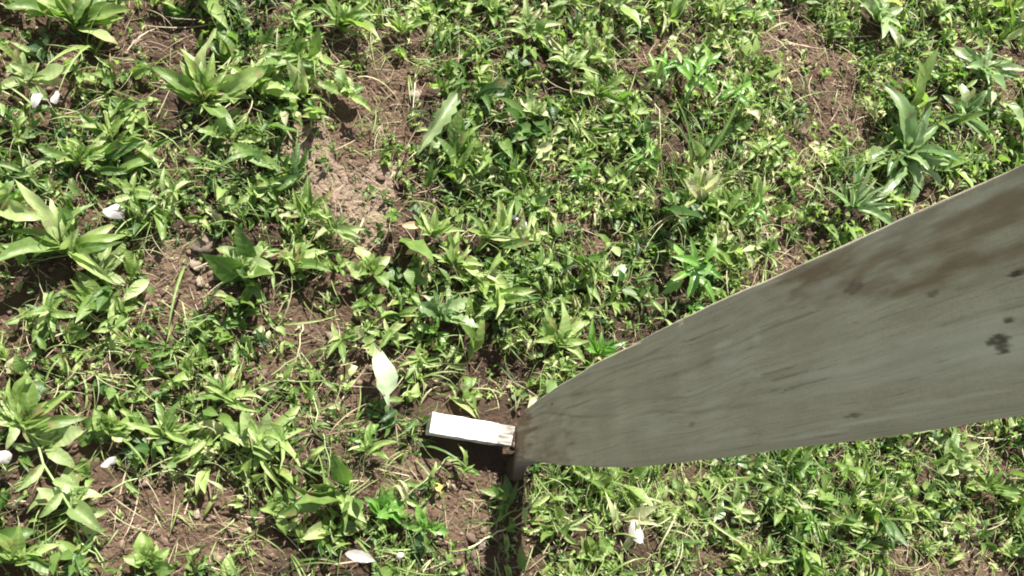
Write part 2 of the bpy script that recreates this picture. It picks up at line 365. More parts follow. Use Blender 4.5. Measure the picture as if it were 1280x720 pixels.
# the weeds one can tell apart: photo position, leaf kind, colour, count, length in metres, label
ROSETTES = [
 (92, 42, 'broad', 'leaf', 13, .078, 'large broad leaved rosette weed in the far left corner of the plot'),
 (45, 108, 'broad', 'leaf_pale', 9, .050, 'pale rosette weed below the big corner rosette, beside a white petal'),
 (252, 138, 'lance', 'leaf', 15, .080, 'big bright lance leaved rosette between the dark soil and the tan soil patch'),
 (318, 128, 'lance', 'leaf', 10, .052, 'bright narrow leaved weed on the right flank of the big lance leaved rosette'),
 (285, 185, 'toothed', 'leaf', 6, .045, 'small toothed leaf weed just in front of the big lance leaved rosette'),
 (425, 48, 'lance', 'leaf', 13, .055, 'light green rosette weed near the top edge, right of the dark soil'),
 (428, 135, 'toothed', 'leaf', 6, .042, 'single small toothed weed at the left rim of the tan soil patch'),
 (145, 190, 'lance', 'leaf', 11, .055, 'bright lance leaved weed below left of the biggest rosette'),
 (100, 210, 'lance', 'leaf', 9, .045, 'lance leaved weed next to the small bare hole at left'),
 (88, 318, 'lance', 'leaf', 13, .078, 'tall lance leaved rosette at the left side, below the white petal flower'),
 (118, 345, 'lance', 'leaf_pale', 6, .052, 'pale lance leaved weed leaning toward the viewer under the tall left rosette'),
 (300, 345, 'ovate', 'leaf_pale', 8, .045, 'pale bluish green oval leaved weed beside the reddish crumbly soil patch'),
 (365, 345, 'lance', 'leaf', 10, .050, 'mid green weed right of the pale oval leaved weed'),
 (420, 295, 'lance', 'leaf_pale', 8, .050, 'pale weed with upright leaves under the sandy soil patch'),
 (388, 275, 'lance', 'leaf', 8, .048, 'narrow leaved weed touching the lower left rim of the sandy patch'),
 (1085, 32, 'strap', 'leaf_grey', 11, .085, 'grey green strap leaved rosette above the brown soil at upper right'),
 (1118, 198, 'strap', 'leaf_grey', 16, .112, 'largest strap leaved plantain rosette just above the upper edge of the stake'),
 (1210, 105, 'strap', 'leaf_grey', 12, .085, 'strap leaved rosette right of the brown soil at upper right'),
 (1190, 150, 'broad', 'leaf_grey', 10, .065, 'dark broad leaved rosette between the two strap leaved rosettes'),
 (1260, 185, 'strap', 'leaf_grey', 9, .075, 'strap leaved rosette at the right edge above the stake'),
 (1240, 30, 'broad', 'leaf', 9, .080, 'dark green broad leaved weed in the upper right corner'),
 (1155, 25, 'lance', 'leaf_pale', 8, .060, 'pale lance leaved weed between the corner weed and the grey rosette'),
 (1050, 265, 'narrow', 'leaf_grey', 9, .085, 'weed with long narrow curving leaves touching the upper edge of the stake'),
 (690, 430, 'lance', 'leaf', 9, .055, 'lance leaved weed close above the curved shoulder of the stake'),
 (745, 440, 'lance', 'leaf_vivid', 7, .045, 'vivid small weed pressed against the upper edge of the stake near its tip'),
 (560, 335, 'lance', 'leaf', 9, .050, 'mid green weed in the middle of the plot below the dark soil hollow'),
 (540, 400, 'toothed', 'leaf_grey', 7, .058, 'grey toothed leaf weed left of the centre, above the bleached leaf'),
 (455, 345, 'ovate', 'leaf', 7, .040, 'small oval leaved weed left of the grey toothed weed'),
 (540, 300, 'lance', 'leaf', 7, .040, 'small weed on the rim of the dark soil hollow'),
 (600, 300, 'lance', 'leaf', 8, .045, 'narrow weed between the dark hollow and the mauve flower'),
 (40, 530, 'lance', 'leaf', 12, .062, 'lance leaved rosette at the left edge, lower half, with a long stem across it'),
 (60, 560, 'broad', 'leaf_pale', 7, .050, 'pale broad leaved weed in the lower left, left of the long diagonal stem'),
 (95, 640, 'ovate', 'leaf_pale', 8, .050, 'pale oval leaved weed at the knot of the long diagonal stem'),
 (140, 540, 'ovate', 'leaf', 8, .038, 'oval leaved weed above the white petal at lower left'),
 (210, 545, 'lance', 'leaf', 9, .042, 'fine weed above the reddish bare soil at lower left'),
 (315, 560, 'ovate', 'leaf_pale', 7, .040, 'pale oval leaved seedling right of the fine weed at lower left'),
 (280, 500, 'lance', 'leaf', 9, .045, 'mid green weed above the row of oval seedlings'),
 (330, 640, 'ovate', 'leaf', 6, .034, 'small round leaved seedling right of the reddish bare soil'),
 (190, 705, 'ovate', 'leaf', 7, .036, 'small yellow green seedling at the bottom edge under the reddish soil'),
 (30, 695, 'lance', 'leaf', 8, .050, 'dark lance leaved weed in the lower left corner'),
 (410, 660, 'ovate', 'leaf', 9, .034, 'yellow green small leaved weed left of the long white petal at the bottom'),
 (470, 640, 'ovate', 'leaf_vivid', 9, .034, 'vivid small leaved weed above the long white petal at the bottom'),
 (530, 655, 'broad', 'leaf_vivid', 8, .038, 'vivid lobed weed just left of the brick red soil below the stake tip'),
 (460, 565, 'lance', 'leaf', 7, .036, 'small weed below left of the white painted block'),
 (575, 590, 'lance', 'leaf', 5, .032, 'tiny bright weed in the shade under the white painted block'),
 (690, 655, 'lance', 'leaf_pale', 6, .040, 'pale weed at the edge of the stake shadow'),
 (720, 690, 'ovate', 'leaf', 8, .038, 'oval leaved weed at the bottom edge left of the round white petal'),
 (900, 575, 'broad', 'leaf_grey', 6, .035, 'bluish leaf weed peeping out under the lower edge of the stake'),
 (905, 640, 'lance', 'leaf_pale', 8, .042, 'pale curled weed right of the round white petal'),
 (1000, 655, 'broad', 'leaf_vivid', 9, .038, 'vivid lobed weed in the dense cover at lower right'),
 (1080, 600, 'lance', 'leaf', 9, .045, 'lance leaved weed in the middle of the cover under the stake'),
 (1060, 655, 'lance', 'leaf', 8, .040, 'mid green weed below the lance leaved weed under the stake'),
 (1235, 610, 'broad', 'leaf', 9, .050, 'dark broad leaved weed at the right edge under the stake'),
 (1185, 580, 'ovate', 'leaf_pale', 8, .042, 'pale yellow green weed under the stake beside straw'),
 (1260, 690, 'lance', 'leaf', 8, .045, 'lance leaved weed in the lower right corner'),
 (950, 700, 'lance', 'leaf', 9, .042, 'dark lance leaved weed at the bottom edge right of the round petal'),
 (840, 545, 'lance', 'leaf_vivid', 6, .035, 'vivid weed half hidden below the stake near its point'),
 (650, 40, 'lance', 'leaf_pale', 8, .055, 'pale flopped weed near the middle of the top edge'),
 (750, 20, 'broad', 'leaf_pale', 8, .055, 'very pale broad leaved weed at the top edge right of the middle'),
 (700, 100, 'lance', 'leaf_pale', 9, .052, 'pale silvery weed in the upper middle'),
 (740, 125, 'lance', 'leaf', 9, .048, 'weed with crossing narrow leaves right of the pale silvery weed'),
 (610, 25, 'lance', 'leaf', 8, .045, 'bright weed at the top edge left of the pale flopped weed'),
 (505, 50, 'lance', 'leaf', 7, .045, 'small weed above the tan patch near the top edge'),
 (660, 150, 'ovate', 'leaf_pale', 7, .038, 'pale blue green rounded weed beside the straw in the upper middle'),
 (985, 12, 'lance', 'leaf', 7, .05, 'weed at the top edge above the brown soil at upper right'),
 (30, 20, 'lance', 'leaf', 8, .05, 'small bright weed in the very upper left corner'),
 (200, 20, 'lance', 'leaf', 7, .04, 'small weed at the top edge above the dark soil'),
]
SHOOTS = [
 (845, 350, 'lance', 'leaf_vivid', 6, .075, .085, 'vivid green shoot with star shaped leaf whorl just above the upper edge of the stake'),
 (855, 110, 'lance', 'leaf_vivid', 6, .055, .10, 'tallest bright green leafy shoot in the upper middle right'),
 (900, 130, 'broad', 'leaf_vivid', 4, .045, .07, 'bright shoot with rounded leaves right of the tallest shoot'),
 (815, 95, 'lance', 'leaf_vivid', 5, .045, .08, 'bright leafy shoot left of the tallest shoot'),
 (720, 225, 'lance', 'leaf_vivid', 4, .034, .05, 'small bright shoot in the trampled middle'),
 (925, 270, 'lance', 'leaf_vivid', 5, .045, .07, 'bright shoot right of the star shaped shoot near the stake'),
 (935, 200, 'lance', 'leaf', 5, .042, .06, 'leafy shoot left of the dark soil above the stake'),
 (880, 260, 'lance', 'leaf', 4, .038, .05, 'small leafy shoot in the grass above the stake'),
 (665, 340, 'lance', 'leaf', 5, .040, .06, 'leafy shoot below the mauve flower'),
 (740, 350, 'lance', 'leaf', 4, .040, .05, 'leafy shoot between the mauve flower and the star shaped shoot'),
 (790, 210, 'lance', 'leaf_vivid', 4, .038, .05, 'leafy shoot in the middle of the dense cover'),
 (610, 380, 'lance', 'leaf', 5, .042, .05, 'leafy shoot right of the grey toothed weed'),
 (480, 425, 'lance', 'leaf', 4, .042, .05, 'leafy shoot behind the bleached leaf'),
 (370, 40, 'lance', 'leaf', 4, .035, .04, 'leafy shoot between the dark soil and the top edge rosette'),
 (60, 400, 'lance', 'leaf', 5, .045, .06, 'leafy shoot at the left side, middle height'),
 (150, 420, 'lance', 'leaf', 5, .036, .05, 'leafy shoot left of the straw beside the reddish patch'),
 (165, 260, 'lance', 'leaf', 5, .045, .05, 'leafy shoot right of the white petal flower'),
 (220, 245, 'lance', 'leaf', 4, .036, .04, 'leafy shoot above the reddish crumbly soil'),
 (330, 250, 'lance', 'leaf', 4, .034, .04, 'leafy shoot left of the sandy patch'),
 (950, 20, 'lance', 'leaf_vivid', 4, .04, .05, 'bright shoot at the top edge left of the brown soil'),
 (890, 20, 'lance', 'leaf', 5, .045, .05, 'leafy shoot at the top edge above the tallest shoot'),
]
CLEAR = [(*gp(a, b), c) for (a, b, c) in [(792, 672, .034), (445, 700, .03), (137, 585, .022), (143, 270, .024), (70, 128, .02), (655, 284, .02), (485, 490, .03), (515, 175, .03), (845, 350, .04)]]
KEYP = [(*gp(a[0], a[1]), a[5] if a[5] < .12 else .05) for a in ROSETTES]

# leafy sprigs: cluster centres, each a tuft of leaves of one size, colour and kind
def sprigs(S, n, tpls, size, per, height, tint, keep=0.0, spread=1.0, elr=(-.1, 1.1), sel=None):
    x, y = scatter(n, keep_bare=keep)
    if sel is not None:
        k = sel(x, y); x, y = x[k], y[k]
    if len(x) == 0: return
    m = len(x); cnt = rng.integers(per[0], per[1] + 1, m)
    cl = vnoise(x * 9, y * 9, 70); base_t = rng.normal(tint, .14, m) + cl * .34
    sz = np.exp(rng.normal(math.log(size), .28, m)); ln = rng.uniform(-.5, .5, (m, 2)) * height
    tp = rng.integers(0, len(tpls), m)
    i = np.repeat(np.arange(m), cnt); tot = len(i)
    q = np.concatenate([np.arange(c) / max(c - 1, 1) for c in cnt])
    hh = height * q * rng.uniform(.6, 1.3, m)[i]
    px = x[i] + ln[i, 0] * q + rng.normal(0, size * .22 * spread, tot); py = y[i] + ln[i, 1] * q + rng.normal(0, size * .22 * spread, tot)
    pz = hgt(px, py) + hh + .003
    sp_ = rng.uniform(.5, 3.0, m)[i]
    az = rng.uniform(0, 6.283, m)[i] + rng.uniform(-1, 1, tot) * sp_
    el = rng.uniform(elr[0], elr[1], tot)
    roll = rng.normal(0, .45, tot)
    s = sz[i] * rng.uniform(.6, 1.2, tot) * (1 - .25 * q)
    sc3 = np.stack([s, s * rng.uniform(.8, 1.25, tot), s], -1)
    tt = np.clip(base_t[i] + rng.normal(0, .10, tot), 0, 1)
    for k in range(len(tpls)):
        w_ = (tp[i] + (rng.random(tot) < .3)) % len(tpls) == k
        S.add(tpls[k], np.stack([px, py, pz], -1)[w_], az[w_], el[w_], roll[w_], sc3[w_], tt[w_])
S = Stuff()
sprigs(S, 6800, ova, .017, (4, 8), .022, .54)
sprigs(S, 5200, lan, .029, (3, 7), .026, .54, elr=(-.1, 1.3))
sprigs(S, 2300, lan, .052, (3, 7), .030, .64, elr=(.2, 1.4))
sprigs(S, 1100, ova, .030, (3, 6), .035, .58)
sprigs(S, 1500, ova, .029, (3, 6), .030, .66, elr=(-.1, .8))
S.build('leafy_ground_cover', M['cover'], 'low mixed green leafy weeds covering most of the soil', 'ground cover')
S = Stuff()
sprigs(S, 17000, crl, .024, (2, 4), .012, .66, keep=.12, elr=(-.3, .6))
sprigs(S, 2600, crl, .042, (1, 3), .018, .80, keep=.15, elr=(-.2, .6))
mid = lambda x, y: region(x, y, 600, 300, 170) | region(x, y, 700, 180, 140) | region(x, y, 520, 330, 110) | region(x, y, 960, 200, 90) 
sprigs(S, 9000, crl, .034, (2, 4), .022, .84, keep=.25, elr=(-.3, .7), sel=mid)
sprigs(S, 34000, crl, .012, (1, 3), .003, .72, keep=.6, elr=(-.3, .5))
S.build('wilted_leaf_litter', M['cover'], 'limp wilted and curled green leaves lying over the low weeds', 'leaf litter')
S = Stuff()
sprigs(S, 5200, bld, .060, (2, 5), .006, .56, spread=.4, elr=(.2, 1.2))
for (a, b, rad, cnt, tn_) in [(500, 525, 45, 260, .6), (545, 505, 35, 160, .62), (690, 600, 30, 150, .62), (350, 450, 40, 90, .66), (830, 600, 60, 200, .74),
                               (600, 500, 30, 60, .55), (1000, 175, 40, 60, .6), (430, 540, 45, 90, .6), (890, 255, 60, 120, .58), (1010, 600, 80, 160, .6), (480, 660, 60, 100, .68)]:
    sprigs(S, cnt * 400 // 4, bld, .065, (2, 4), .004, tn_, keep=.5, spread=.5, elr=(.1, 1.0), sel=lambda x, y, a=a, b=b, r=rad: region(x, y, a, b, r))
sprigs(S, 12000, bld, .050, (1, 3), .022, .70, keep=.35, spread=1.2, elr=(-.2, .6))
sprigs(S, 12000, strd, .065, (1, 2), .018, .88, keep=.35, spread=.6, elr=(-.1, .5))
S.build('grass_blades', M['cover'], 'thin green grass blades growing in loose tufts between the weeds', 'grass')
# feathery bright patch under the stake's lower edge
S = Stuff()
sprigs(S, 45000, bld, .024, (5, 9), .035, .62, spread=1.2, elr=(-.2, 1.0), sel=lambda x, y: region(x, y, 800, 605, 52) | region(x, y, 870, 590, 45) | region(x, y, 735, 600, 30))
S.build('feathery_weed_patch', M['cover'], 'bright yellow green feathery weeds just below the lower edge of the stake', 'ground cover')
# straw
S = Stuff()
for (n, sz, kb) in [(36000, .022, .9), (18000, .045, .8), (4500, .08, .6)]:
    x = rng.uniform(*XR, n); y = rng.uniform(*YR, n); k = ~blocked(x, y) & (inview(x, y) | (rng.random(n) < .4)); x, y = x[k], y[k]; m_ = len(x)
    b, tone_ = bare(x, y); k = rng.random(m_) < (.45 + .5 * b * kb); x, y = x[k], y[k]; m_ = len(x)
    s = sz * rng.uniform(.4, 1.3, m_); tp = rng.integers(0, 4, m_)
    pos = np.stack([x, y, hgt(x, y) + rng.uniform(.002, .016, m_)], -1)
    for k in range(4):
        w_ = tp == k; q = w_.sum()
        S.add(stw[k], pos[w_], rng.uniform(0, 6.28, q), rng.normal(.03, .14, q), rng.uniform(0, 6.28, q), np.stack([s[w_]] * 3, -1), np.clip(rng.normal(.55, .25, q), 0, 1))
S.build('dry_straw_litter', M['straw'], 'dry tan straw and broken stalk bits scattered over soil', 'straw')
# clods
def ico():
    p = (1 + 5 ** .5) / 2
    v = np.array([(-1, p, 0), (1, p, 0), (-1, -p, 0), (1, -p, 0), (0, -1, p), (0, 1, p), (0, -1, -p), (0, 1, -p), (p, 0, -1), (p, 0, 1), (-p, 0, -1), (-p, 0, 1)]) / 1.9
    f = [(0, 11, 5), (0, 5, 1), (0, 1, 7), (0, 7, 10), (0, 10, 11), (1, 5, 9), (5, 11, 4), (11, 10, 2), (10, 7, 6), (7, 1, 8), (3, 9, 4), (3, 4, 2), (3, 2, 6), (3, 6, 8), (3, 8, 9), (4, 9, 5), (2, 4, 11), (6, 2, 10), (8, 6, 7), (9, 8, 1)]
    return v, np.array(f)
iv, jf = ico(); S = Stuff()
clt = [(iv * (1 + rng.uniform(-.3, .3, (12, 1))), jf, np.zeros((12, 2))) for _ in range(5)]
for (n, sz) in [(60000, .0022), (16000, .0038), (900, .0065)]:
    x = rng.uniform(*XR, n); y = rng.uniform(*YR, n); k = (inview(x, y) | (rng.random(n) < .4)) & ~((x > .28) & (x < .43) & (y > .1) & (y < .18)); x, y = x[k], y[k]
    b, tone_ = bare(x, y); k = rng.random(len(x)) < (.12 + .85 * b); x, y, tone_ = x[k], y[k], tone_[k]; m_ = len(x)
    s = sz * np.exp(rng.normal(0, .35, m_)); tp = rng.integers(0, 5, m_); pos = np.stack([x, y, hgt(x, y) + s * .15], -1)
    tt = np.clip(rng.normal(.3, .2, m_) + tone_ * .5, 0, 1)
    for k in range(5):
        w_ = tp == k; q = w_.sum()
        S.add(clt[k], pos[w_], rng.uniform(0, 6.28, q), rng.normal(0, .5, q), rng.uniform(0, 6.28, q), np.stack([s[w_] * rng.uniform(.7, 1.5, q), s[w_], s[w_] * rng.uniform(.5, .9, q)], -1), tt[w_])
S.build('soil_clods', M['clod'], 'small brown soil crumbs and clods on bare patches', 'soil clods')

# ------------------------------------------------------------------ plants as things
LM = {}
def lmesh(kind, mat, i):
    key = (kind, mat, i)
    if key in LM: return LM[key]
    rs = random.Random(sum(map(ord, kind + mat)) * 7 + i)
    P = dict(lance=dict(W=.25, shape='lance', ns=10, tooth=.05), broad=dict(W=.30, shape='obov', ns=10, tooth=.04), strap=dict(W=.235, shape='strap', ns=12, tooth=.09),
             ovate=dict(W=.52, shape='ovate', ns=8, petiole=.22), toothed=dict(W=.34, shape='obov', ns=14, tooth=.20), blade=dict(W=.045, shape='blade', ns=8), narrow=dict(W=.17, shape='lance', ns=8))[kind].copy()
    P['W'] *= rs.uniform(.85, 1.2)
    V, Fc, U = leaf_tpl(1, bend=rs.uniform(.1, 1.5), fold=rs.uniform(.12, .45), wave=rs.uniform(.04, .16), side=rs.uniform(-.16, .16), nc=4, seed=rs.randint(0, 999), **P)
    LM[key] = mesh_np(kind + '_leaf', V, Fc, M[mat], uv=U); return LM[key]
def tube(pts, r0, r1, mat, name, k=5):
    pts = np.array(pts, float); V = []; n = len(pts)
    for i in range(n):
        d = pts[min(i + 1, n - 1)] - pts[max(i - 1, 0)]; d /= np.linalg.norm(d) + 1e-9
        a = np.cross(d, (0, 0, 1)); a = a if np.linalg.norm(a) > .1 else np.cross(d, (1, 0, 0)); a /= np.linalg.norm(a); b = np.cross(d, a)
        r = r0 + (r1 - r0) * i / (n - 1)
        for j in range(k):
            t_ = 2 * math.pi * j / k; V.append(pts[i] + r * (a * math.cos(t_) + b * math.sin(t_)))
    Fc = [(i * k + j, i * k + (j + 1) % k, (i + 1) * k + (j + 1) % k, (i + 1) * k + j) for i in range(n - 1) for j in range(k)]
    return mesh_np(name, V, Fc, mat)
def emp(name, x, y, z): 
    o = obj(name, None, loc=(x, y, z)); o.empty_display_size = .02; return o
def set_leaf(o, az, el, roll, s, wv=1.0):
    Rm = euler_mats(np.array([az]), np.array([el]), np.array([roll]))[0]
    o.rotation_euler = Matrix(Rm.tolist()).to_euler(); o.scale = (s, s * wv, s)
def rosette(px, py, kind, mat, n, ln, label, cat='weed', group=None, el=(.35, 1.35), az0=None, azs=6.283, name='weed_plant', lift=.016, xy=None):
    if xy is None:
        ln *= 1.12
        if kind != 'strap': n = int(n * 1.9); el = (el[0] + .15, el[1] + .12); az0 = 90; azs = 4.0
        else: n = int(n * 1.7)
    x, y = xy if xy else gp(px, py); e = emp(name, x, y, gz(x, y)); tag(e, label, cat, group); e.rotation_euler = (random.gauss(0, .16), random.gauss(0, .16), 0)
    a0 = random.uniform(0, 6.28) if az0 is None else R(az0) - azs / 2
    for i in range(n):
        q = (i + .5) / n
        o = obj('leaf', lmesh(kind, mat, random.randint(0, 5)), e, (random.gauss(0, .003), random.gauss(0, .003), lift + .004 * random.random()))
        az = (a0 + i * 2.4) if az0 is None else a0 + azs * ((i * .618) % 1) + random.gauss(0, .1)
        set_leaf(o, az + random.gauss(0, .18), el[0] + (el[1] - el[0]) * q * q + random.gauss(0, .12), random.gauss(0, .35), ln * (1.15 - .65 * q) * random.uniform(.65, 1.2), random.uniform(.65, 1.1))
    return e
def shoot(px, py, kind, mat, nodes, ln, hgt_, label, cat='weed', group=None, lean=(0, 0), name='weed_shoot', xy=None):
    x, y = xy if xy else gp(px, py); e = emp(name, x, y, gz(x, y)); tag(e, label, cat, group)
    top = np.array([lean[0] + random.gauss(0, .008), lean[1] + random.gauss(0, .008), hgt_])
    pts = [top * (i / 5) ** 1.0 * np.array([(i / 5) ** .6, (i / 5) ** .6, 1]) if i else np.zeros(3) for i in range(6)]
    obj('stem', tube(pts, .0018, .0010, M['stem'], 'stem'), e)
    a = random.uniform(0, 3)
    for i in range(nodes):
        q = .25 + .75 * i / max(nodes - 1, 1); c = pts[0] * 0 + top * q * np.array([q ** .6, q ** .6, 1])
        for s in (0, 1):
            o = obj('leaf', lmesh(kind, mat, random.randint(0, 5)), e, tuple(c))
            set_leaf(o, a + s * math.pi + random.gauss(0, .2), random.uniform(.0, .45) + .5 * (i == nodes - 1), random.gauss(0, .25), ln * (1.15 - .45 * q) * random.uniform(.8, 1.15))
        a += 1.45 + random.gauss(0, .15)
    return e
def runner(pts, label, leaves=6, ln=.03, kind='lance', mat='leaf', r=.0016, z=.02, smat='stem', cat='stem', name='trailing_stem'):
    P = [gp(*p_) for p_ in pts]; x0, y0 = P[0]; e = emp(name, x0, y0, gz(x0, y0)); tag(e, label, cat)
    Q = []
    for i in range(len(P) - 1):
        for k in range(4):
            f = k / 4; Q.append((P[i][0] * (1 - f) + P[i + 1][0] * f, P[i][1] * (1 - f) + P[i + 1][1] * f))
    Q.append(P[-1]); n = len(Q); z0 = e.location.z
    W = [(q[0] - x0 + random.gauss(0, .0012), q[1] - y0 + random.gauss(0, .0012), gz(*q) - z0 + .004 + z * math.sin(math.pi * (.08 + .84 * i / (n - 1)))) for i, q in enumerate(Q)]
    obj('stem', tube(W, r, r * .6, M[smat], 'stem'), e)
    for i in range(leaves):
        k = int((i + .7) / leaves * (n - 1)); d = math.atan2(W[min(k + 1, n - 1)][1] - W[k - 1][1], W[min(k + 1, n - 1)][0] - W[k - 1][0])
        o = obj('leaf', lmesh(kind, mat, random.randint(0, 5)), e, W[k]); set_leaf(o, d + (1 if i % 2 else -1) * random.uniform(.5, 1.3), random.uniform(.1, .7), random.gauss(0, .3), ln * random.uniform(.7, 1.2))
    return e

# --- the weeds one can tell apart (photo position, kind of leaf, colour, count, length in metres, label)
for a in ROSETTES: rosette(*a)
rosette(8, 268, 'broad', 'leaf', 7, .065, 'tall weed rising out of the left edge with one broad leaf nearest the viewer', el=(.5, 1.2), lift=.03)
for a in SHOOTS: shoot(*a)

# --- more small weeds in the cover, alike: individuals in groups
protos = []
for (kind, mat, n, ln, lab, grp) in [
    ('lance', 'leaf', 8, .040, 'small lance leaved weed lost among others in the dense cover', 'small lance leaved weeds in the cover'),
    ('ovate', 'leaf', 7, .032, 'small oval leaved weed lost among others in the dense cover', 'small oval leaved weeds in the cover'),
    ('narrow', 'leaf_pale', 7, .042, 'small pale narrow leaved weed lost among others in the dense cover', 'small pale weeds in the cover'),
    ('broad', 'leaf_vivid', 6, .030, 'small vivid green weed lost among others in the dense cover', 'small vivid weeds in the cover')]:
    spots = []
    while len(spots) < 30:
        x, y = random.uniform(-.3, 1.6), random.uniform(-.08, 1.15)
        if float(bare(np.array([x]), np.array([y]))[0][0]) < .25 and not blocked(x, y, .02): spots.append((x, y))
    e0 = rosette(0, 0, kind, mat, n, ln, lab, group=grp, xy=spots[0], name='small_weed')
    kids = list(e0.children)
    for (x, y) in spots[1:]:
        e = e0.copy(); link(e); e.location = (x, y, gz(x, y)); e.rotation_euler = (random.gauss(0, .2), random.gauss(0, .2), random.uniform(0, 6.28)); s = random.uniform(.75, 1.3); e.scale = (s, s, s)
        for c in kids: d = c.copy(); link(d); d.parent = e

# --- long stems
runner([(-20, 470), (45, 545), (85, 620), (130, 700)], 'long pale green stem running diagonally down the lower left corner', 9, .045, 'lance', 'leaf_pale', .0022, .035)
runner([(110, 630), (160, 603), (210, 590), (258, 598)], 'thin green stem arching over the top of the reddish soil at lower left', 2, .03, r=.0013)
runner([(95, 640), (103, 675), (128, 700), (135, 716)], 'short curved stem below the knot of the diagonal stem', 2, .028, r=.0013)
runner([(258, 598), (268, 640), (290, 668)], 'brown forked stalk lying on the reddish soil at lower left', 0, smat='twig', r=.0016, z=.004)
runner([(692, 160), (680, 195), (668, 240)], 'straight pale stalk standing among wilted leaves in the upper middle', 1, .025, smat='strawobj', r=.0013, z=.02)
runner([(630, 160), (665, 150), (700, 143)], 'short pale stalk crossing in the upper middle', 0, smat='strawobj', r=.0012, z=.015)
runner([(803, 115), (817, 145), (820, 190)], 'pale bent stalk hanging from the bright shoots', 1, .03, smat='strawobj', r=.0013, z=.02)
runner([(378, 405), (374, 435), (364, 472)], 'cream dry stalk lying by the dark soil left of centre', 0, smat='strawobj', r=.0014, z=.01)
runner([(330, 400), (350, 425), (365, 440)], 'pale green stalk above the cream dry stalk', 1, .03, r=.0012)
runner([(300, 498), (340, 480), (400, 478), (440, 488)], 'fine green stem trailing across the lower left middle', 4, .03, r=.0011)
runner([(340, 470), (375, 445), (425, 500)], 'thin grass stem bent over near the fine trailing stem', 1, .03, r=.0010)
runner([(380, 560), (395, 520), (385, 470)], 'green stalk curving upward left of the white block', 2, .03, r=.0013)
runner([(400, 540), (410, 580), (405, 610)], 'green looped stalk above the brown soil strip', 2, .03, r=.0012)
runner([(582, 685), (610, 670), (650, 652)], 'pale twig lying across the stake shadow', 0, smat='strawobj', r=.0017, z=.006)
runner([(490, 632), (530, 598), (562, 570)], 'yellow green stalk slanting up toward the white block', 3, .03, r=.0014)
runner([(425, 665), (470, 620), (510, 598)], 'second yellow green stalk slanting up left of the brick red soil', 3, .03, r=.0013)
runner([(1090, 590), (1130, 560), (1148, 530)], 'dry stalk leaning against the lower edge of the stake', 0, smat='strawobj', r=.0014, z=.02)
runner([(1190, 545), (1240, 550), (1280, 540)], 'pale dry stalk under the stake at the right edge', 0, smat='strawobj', r=.0015, z=.015)
runner([(1140, 650), (1195, 655), (1250, 668)], 'thin dry stalk across the lower right cover', 0, smat='strawobj', r=.0011, z=.02)
runner([(995, 625), (1060, 665), (1100, 690)], 'thin stalk running down through the lower right cover', 2, .025, r=.0012)
runner([(985, 300), (1010, 225), (1000, 260)], 'curled narrow stem above the stake by the dark soil', 2, .03, r=.0012)
runner([(948, 345), (950, 315), (946, 285)], 'upright pale stalk touching the upper edge of the stake', 1, .025, r=.0013, z=.02)
runner([(255, 390), (275, 365), (320, 340)], 'long curved yellow green leaf stalk right of the reddish crumbly soil', 2, .03, r=.0022, z=.03)
runner([(185, 60), (215, 72), (212, 95)], 'dark crooked twig on the dark soil at upper left', 0, smat='twig', r=.0017, z=.008)
runner([(165, 62), (190, 72), (218, 80)], 'dark thin twig beside the crooked twig', 0, smat='twig', r=.0014, z=.01)
runner([(530, 0), (545, 8), (556, 20)], 'dark broken twig at the top edge above the tan patch', 0, smat='twig', r=.0025, z=.01)
runner([(893, 5), (885, 30), (870, 55)], 'dark twig at the top edge by the tall shoots', 0, smat='twig', r=.002, z=.02)
runner([(745, 245), (760, 290), (800, 300)], 'wiry green stem looping in the middle of the cover', 2, .028, r=.0011)
runner([(645, 555), (655, 590), (665, 578)], 'small white root end at the foot of the stake', 0, smat='strawobj', r=.0012, z=.004)
runner([(490, 225), (510, 180), (535, 150)], 'brown stalk rising beside the big drooping leaf', 1, .03, smat='twig', r=.0014, z=.02)

# --- lone leaves, petals, stones
def lone(px, py, kind, mat, ln, az, label, cat='leaf', el=.12, roll=.1, z=.02, name='fallen_leaf', wv=1., k=2):
    x, y = gp(px, py, z); o = obj(name, lmesh(kind, mat, k), loc=(x, y, gz(x, y) + z)); set_leaf(o, R(az), el, roll, ln, wv); return tag(o, label, cat)
lone(484, 516, 'ovate', 'bleached', .105, 98, 'bleached whitish leaf standing out left of the white painted block', el=.25, z=.035, wv=.62)
lone(518, 196, 'toothed', 'leaf_grey', .145, 58, 'large drooping toothed leaf right of the tan soil patch', el=.3, z=.02, wv=.52)
lone(535, 195, 'lance', 'leaf_pale', .055, 60, 'pale small leaf under the large drooping toothed leaf', el=.2)
lone(890, 655, 'ovate', 'bleached', .045, 50, 'pale folded leaf right of the round white petal', wv=.8)
lone(760, 345, 'ovate', 'bleached', .05, 25, 'cream leaf beside the star shaped shoot', wv=.7)
lone(1255, 540, 'ovate', 'leaf_pale', .05, 70, 'pale leaf under the lower edge of the stake at the right edge')
lone(432, 692, 'lance', 'petal', .045, -5, 'long white petal lying near the bottom edge left of centre', 'petal', name='petal', wv=1.6, z=.05)
lone(505, 320, 'lance', 'dead', .035, 30, 'pinkish tan dead leaf beside the dark soil hollow', name='dead_leaf')
lone(560, 318, 'ovate', 'yellow', .022, 20, 'orange yellow dead leaf bit right of the dark hollow', name='dead_leaf')
lone(508, 405, 'ovate', 'yellow', .020, 80, 'small yellow petal left of centre', 'petal', name='petal', z=.035)
lone(550, 618, 'ovate', 'yellow', .022, 120, 'yellowed leaf above the brick red soil', name='dead_leaf')
lone(127, 107, 'ovate', 'yellow', .018, 10, 'tiny orange leaf bit below the dark soil at upper left', name='dead_leaf')
lone(500, 285, 'lance', 'dead', .04, 0, 'tan dead leaf above the dark soil hollow', name='dead_leaf')
